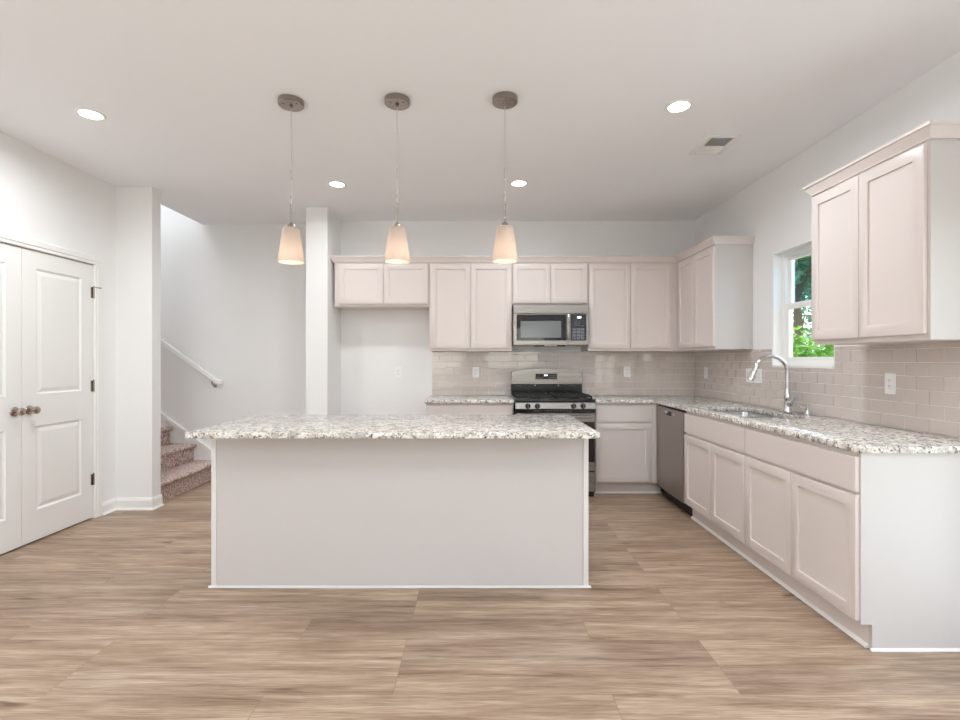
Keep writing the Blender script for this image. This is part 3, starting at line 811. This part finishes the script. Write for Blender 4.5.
# ------------------------------------------------------------------ sink
sk_ = thing('kitchen_sink', 'undermount double bowl stainless steel sink below the window', 'sink', ((SX0+SX1)/2, (SY0+SY1)/2, .68))
def rrect(x0, x1, y0, y1, r, z, n=5):
    pts = []
    for cx, cy, a0 in ((x1-r, y1-r, 0), (x0+r, y1-r, PI/2), (x0+r, y0+r, PI), (x1-r, y0+r, 1.5*PI)):
        for i in range(n+1):
            a = a0 + i * PI/2 / n; pts.append((cx + r*math.cos(a), cy + r*math.sin(a), z))
    return pts
hx, hy = (SX1-SX0)/2 + .003, (SY1-SY0)/2 + .003
for y0, y1 in ((-hy, -.012), (.012, hy)):
    m = MB(); loops = []
    for ins, z, rr in ((-.012, ZC - .6815, .05), (0, ZC - .6815, .045), (.004, .19, .045), (.008, .03, .05), (.03, .006, .05), (.09, .003, .04)):
        loops.append([m.bm.verts.new(p) for p in rrect(-hx + ins, hx - ins, y0 + ins, y1 - ins, rr, z)])
    for a, b in zip(loops, loops[1:]):
        for i in range(len(a)):
            j = (i+1) % len(a); m.bm.faces.new((a[i], a[j], b[j], b[i]))
    m.bm.faces.new(loops[-1])
    bmesh.ops.recalc_face_normals(m.bm, faces=m.bm.faces[:])
    bo = m.obj('bowl', SINKM, sk_)
    MB().lathe([(.045, .0035), (.045, .006), (.036, .007), (.030, .0045)], (.02, (y0+y1)/2, 0), 'z', 20).obj('drain', CHROME, bo)
B(-hx, hx, -.0115, .0115, .195, ZC - .6815, .004).obj('divider', SINKM, sk_)

# ------------------------------------------------------------------ faucet and soap dispenser
fc = thing('kitchen_faucet', 'chrome gooseneck pull-down faucet behind the sink', 'faucet', (2.255, 3.57, .9155))
m = MB(); m.prism([(p[0], p[1]) for p in rrect(-.028, .028, -.125, .125, .027, 0, 6)], 'z', 0, .007, .002); m.obj('deck_plate', CHROME, fc)
MB().lathe([(.028, .0075), (.028, .02), (.022, .035), (.0205, .09), (.023, .10), (.023, .125), (.021, .135), (.0185, .165), (.0155, .18)], (0, 0, 0), 'z', 24).obj('body', CHROME, fc)
pts = [(0, 0, .175), (0, 0, .24), (0, 0, .29)]
R = .118
for i in range(1, 15):
    a = math.radians(i * 162 / 14); pts.append((-R + R*math.cos(a), 0, .29 + R*math.sin(a)))
MB().tube(pts, .0140, 16).obj('spout', CHROME, fc)
e = Vector(pts[-1]); d = (Vector(pts[-1]) - Vector(pts[-2])).normalized()
MB().tube([e - d*.012, e + d*.012, e + d*.016, e + d*.08, e + d*.1], [.016, .016, .019, .023, .020], 18).obj('spray_head', CHROME, fc)
m = MB().tube([(0, -.018, .06), (0, -.055, .068)], [.019, .0195], 16).tube([(0, -.055, .068), (0, -.065, .075), (.004, -.10, .125)], [.016, .013, .009], 12)
m.obj('handle', CHROME, fc)
sd = thing('soap_dispenser', 'small chrome soap dispenser on the granite right of the faucet', 'soap dispenser', (2.255, 3.355, .9155))
MB().lathe([(.022, 0), (.022, .006), (.015, .012), (.012, .03), (.011, .036)], (0, 0, 0), 'z', 20).obj('collar', CHROME, sd)
MB().tube([(0, 0, .036), (0, 0, .058), (-.012, 0, .064), (-.055, 0, .058)], [.008, .009, .008, .005], 12).obj('pump_nozzle', CHROME, sd)

# ------------------------------------------------------------------ outlets and switches
def outlet(loc, rz, label, wd=.075, gangs=1):
    r = thing('wall_outlet', label, 'outlet', loc, rz)
    B(-wd/2, wd/2, -.006, -.0003, -.06, .06, .0025).obj('cover_plate', PLATE, r)
    for g in range(gangs):
        cx = (g - (gangs-1)/2) * .046
        q = B(cx - .0165, cx + .0165, -.0085, -.0061, -.034, .034, .001).obj('receptacle', PLATE, r)
        for z in (-.017, .017):
            B(cx - .0075, cx - .005, -.0092, -.0086, z - .001, z + .008).obj('slot', SLOT, q)
            B(cx + .005, cx + .0075, -.0092, -.0086, z - .001, z + .008).obj('slot', SLOT, q)
            MB().lathe([(.0026, -.0092), (.0026, -.0086)], (cx, 0, z - .008), 'y', 10).obj('slot', SLOT, q)
        for z in (-.048, .048): MB().lathe([(.003, -.0066), (.003, -.0061)], (cx, 0, z), 'y', 10).obj('screw', PLATE, r)
    return r
ty = YB - .0063; tx_ = XR - .0063
outlet((-.866, YB, 1.160), 0, 'white outlet on the bare wall of the refrigerator alcove')
outlet((-.022, ty, 1.166), 0, 'white outlet on the tile left of the gas range')
outlet((1.614, ty, 1.171), 0, 'white outlet on the back wall tile right of the gas range')
outlet((tx_, 5.03, 1.166), -PI/2, 'white outlet on the right wall tile next to the corner')
outlet((tx_, 4.222, 1.163), -PI/2, 'wide white outlet plate behind the faucet, nearer the corner', .118, 2)
outlet((tx_, 4.092, 1.163), -PI/2, 'wide white outlet plate behind the faucet, nearer the window', .118, 2)
outlet((tx_, 2.782, 1.163), -PI/2, 'white outlet on the tile below the foreground wall cabinet')

# ------------------------------------------------------------------ pendants
def pendant(loc, label):
    r = thing('pendant_light', label, 'pendant lamp', loc, 0, 'pendants over the island')
    cn = MB().lathe([(.073, -.0005), (.073, -.026), (.069, -.030), (.012, -.031)], (0, 0, 0), 'z', 36).obj('canopy', NICKEL, r)
    for x in (-.038, .038): MB().lathe([(.006, -.0302), (.006, -.034), (.003, -.036)], (x, -.02, 0), 'z', 10).obj('canopy_screw', BRONZE, cn)
    MB().lathe([(.010, -.0315), (.010, -.04), (.004, -.046)], (0, 0, 0), 'z', 14).obj('cord_grip', NICKEL, cn)
    m = MB().tube([(0, 0, -.044), (0, 0, -.36), (.001, 0, -.50), (-.001, 0, -.62)], .0019, 8).obj('cord', TRANSP_LINE, r)
    MB().tube([(0, 0, -.40), (.0015, 0, -.46)], .0042, 8).obj('cord_sleeve', TRANSP_LINE, r)
    MB().tube([(-.0005, 0, -.55), (-.001, 0, -.57)], .0046, 8).obj('cord_sleeve', TRANSP_LINE, r)
    MB().lathe([(.0045, -.60), (.0045, -.710), (.009, -.714), (.020, -.725), (.022, -.742)], (0, 0, 0), 'z', 18).obj('stem', NICKEL, r)
    # shade: tapered frosted glass, open at the bottom, with thickness
    zt, zb = -.742, -.940
    prof = [(.012, zt), (.042, zt), (.049, zt - .006), (.0735, zb), (.0705, zb), (.0465, zt - .008), (.041, zt - .003), (.012, zt - .003)]
    MB().lathe(prof, (0, 0, 0), 'z', 40, caps=False).obj('lamp_shade', SHADE, r)
    MB().lathe([(.010, zt - .003), (.013, zt - .02), (.013, zt - .055)], (0, 0, 0), 'z', 16).obj('lamp_socket', PLATE, r)
    MB().lathe([(.011, zt - .056), (.018, zt - .07), (.028, zt - .10), (.028, zt - .118), (.020, zt - .135), (.004, zt - .141)], (0, 0, 0), 'z', 20).obj('bulb', BULB, r)
    l = bpy.data.lights.new('pendant_glow', 'POINT'); l.energy = .3; l.shadow_soft_size = .03; l.color = (1, .88, .72)
    lo_ = bpy.data.objects.new('bulb_light', l); C.objects.link(lo_); lo_.parent = r; lo_.location = (0, 0, zt - .165)
    return r
p0 = pendant((-1.087, 2.85, HC), 'leftmost of the three frosted glass pendant lamps over the island')
dup(p0, (-.467, 2.835, HC), 'middle of the three frosted glass pendant lamps over the island')
dup(p0, (.155, 2.82, HC), 'rightmost of the three frosted glass pendant lamps over the island')

# ------------------------------------------------------------------ recessed downlights
def downlight(loc, label):
    r = thing('downlight', label, 'downlight', loc, 0, 'recessed ceiling lights')
    MB().lathe([(.060, -.0005), (.078, -.0005), (.078, -.004), (.072, -.008), (.060, -.006)], (0, 0, 0), 'z', 36, caps=False).obj('trim_ring', TRIM, r)
    MB().lathe([(.0595, -.0006), (.0595, -.003), (.045, -.0045), (.002, -.005)], (0, 0, 0), 'z', 36).obj('diffuser', LENS, r)
    return r
DOWN_W = 9.5
def down_lamp(loc, k=1.0):
    l = bpy.data.lights.new('downlight_lamp', 'AREA'); l.shape = 'DISK'; l.size = .13; l.energy = DOWN_W * k; l.color = (.90, .945, 1); l.spread = math.radians(168)
    o = bpy.data.objects.new('downlight_lamp', l); C.objects.link(o); o.location = (loc[0], loc[1], loc[2] - .012)
d0 = downlight((-2.375, 3.005, HC), 'round ceiling downlight at far left above the closet doors')
dup(d0, (-1.208, 4.2, HC), 'round ceiling downlight near the narrow wall end, between two pendants')
dup(d0, (.349, 4.175, HC), 'round ceiling downlight right of the rightmost pendant')
dup(d0, (1.193, 2.91, HC), 'round ceiling downlight at right near the air vent')

for x, y in ((-2.1, .9), (.3, .5), (-2.1, -1.2), (.9, -1.4)):  # unseen downlights added to carry fill light
    dup(d0, (x, y, HC), 'added unseen round ceiling downlight for fill, near part of the room above the viewpoint')
for x, y in ((-2.375, 3.005), (-1.208, 4.2), (.349, 4.175), (1.193, 2.91), (-2.1, .9), (.3, .5), (-2.1, -1.2), (.9, -1.4)):  # lamps of the visible downlights, then of the added ones
    down_lamp((x, y, HC), .58 if y > 4 else 1.15)

# ------------------------------------------------------------------ ceiling air vent
vt = thing('air_vent', 'white rectangular air vent in the ceiling near the right wall', 'air vent', (1.655, 3.435, HC))
m = MB(); m.cells([-.118, -.072, .072, .118], [-.150, -.117, .117, .150], lambda i, j: not (i == 1 and j == 1), -.007, -.0005, .002); m.obj('frame', TRIM, vt)
B(-.072, .072, -.117, .117, -.0016, -.0006).obj('duct_shade_plate', DARK, vt)  # dark plate on the unbroken ceiling stands in for shade in the duct
for k in range(16):
    y = -.110 + k * .0147; a = math.radians(48) if k < 8 else math.radians(-48)
    dy, dz = .0075 * math.cos(a), .0075 * math.sin(a)
    m = MB().prism([(y - dy, -.0085 - dz * .9), (y + dy, -.0085 + dz * .9), (y + dy, -.0077 + dz * .9), (y - dy, -.0077 - dz * .9)], 'x', -.0715, .0715)
    m.obj('louver', TRIM, vt)

# ------------------------------------------------------------------ garden beyond the window
g = B(XR + WT + .02, 40, -15, 40, -.5, -.35); o = g.obj('lawn', GRASS, None, False); o['kind'] = 'structure'; o['label'] = 'green lawn outside the kitchen window'; o['category'] = 'lawn'
struct(B(XR + WT + .001, 7.5, -4.5, 3.0, -.349, -.06), 'patio', paint('concrete', (200, 196, 188), .85, .2, bscale=40), 'unseen pale concrete patio added outside the sliding door', 'patio')  # unseen slab added to keep reflections in the tiles whitish
def foliage(center, rad, n, size, m, parent, seed, name='foliage'):
    rnd = random.Random(seed); bm = MB()
    blobs = []
    for k in range(26):
        v = Vector((rnd.gauss(0, 1), rnd.gauss(0, 1), rnd.gauss(0, 1))).normalized() * (rnd.random() ** .5) * .8
        blobs.append((Vector((v.x * rad[0], v.y * rad[1], v.z * rad[2])), rnd.uniform(.25, .45)))
    for k in range(n):
        c, br = rnd.choice(blobs)
        v = Vector((rnd.gauss(0, 1), rnd.gauss(0, 1), rnd.gauss(0, 1))).normalized() * rnd.random() ** .33 * br
        p = Vector(center) + c + Vector((v.x * rad[0], v.y * rad[1], v.z * rad[2]))
        a = Vector((rnd.gauss(0, 1), rnd.gauss(0, 1), rnd.gauss(0, .6))).normalized(); b = a.orthogonal().normalized()
        b = (Matrix.Rotation(rnd.random() * 2 * PI, 3, a) @ b)
        s_ = size * rnd.uniform(.6, 1.3); n_ = a.cross(b) * s_ * .18
        vs = [bm.bm.verts.new(q) for q in (p - a*s_, p - b*s_*.45 + n_, p + a*s_, p + b*s_*.45 + n_)]
        bm.bm.faces.new((vs[0], vs[1], vs[2])); bm.bm.faces.new((vs[0], vs[2], vs[3]))
    return bm.obj(name, m, parent, False, recalc=False)
def tree(loc, h, rad, n, size, m, label, seed):
    t = thing('leafy_tree', label, 'tree', loc)
    MB().tube([(0, 0, 0), (.05, .03, h * .35), (-.04, .06, h * .7), (.05, 0, h)], [.16, .13, .09, .04], 10).obj('trunk', BARK, t)
    m2 = MB()
    rnd = random.Random(seed)
    for k in range(6):
        a = rnd.random() * 6.28; z = h * rnd.uniform(.4, .8)
        m2.tube([(0, 0, z), (math.cos(a)*rad[0]*.4, math.sin(a)*rad[1]*.4, z + .5), (math.cos(a)*rad[0]*.8, math.sin(a)*rad[1]*.8, z + .8)], [.05, .035, .015], 7)
    m2.obj('branches', BARK, t)
    foliage((0, 0, h), rad, n, size, m, t, seed)
def shrub(loc, rad, n, size, m, label, seed):
    t = thing('garden_shrub', label, 'shrub', loc)
    mm_ = MB(); rnd = random.Random(seed)
    for k in range(5):
        a = rnd.random() * 6.28
        mm_.tube([(0, 0, 0), (math.cos(a)*rad[0]*.3, math.sin(a)*rad[1]*.3, rad[2]), (math.cos(a)*rad[0]*.5, math.sin(a)*rad[1]*.5, rad[2]*1.5)], [.03, .02, .008], 6)
    mm_.obj('stems', BARK, t)
    foliage((0, 0, rad[2]), rad, n, size, m, t, seed)
GZ = -.35
shrub((6.0, 8.6, GZ), (1.1, 1.2, 1.15), 5000, .075, LEAF_A, 'bright green shrub outside the window, nearest the glass', 11)
shrub((8.6, 11.0, GZ), (1.6, 1.6, 1.5), 5000, .09, LEAF_B, 'greyish green shrub outside the window behind the bright one', 12)
tree((8.8, 13.4, GZ), 4.6, (2.6, 2.6, 2.4), 9000, .11, LEAF_B, 'pale green tree filling the upper window pane', 13)
tree((13.5, 17.5, GZ), 5.6, (4.0, 4.0, 3.6), 9000, .16, LEAF_C, 'dark green tree far behind in the garden', 14)
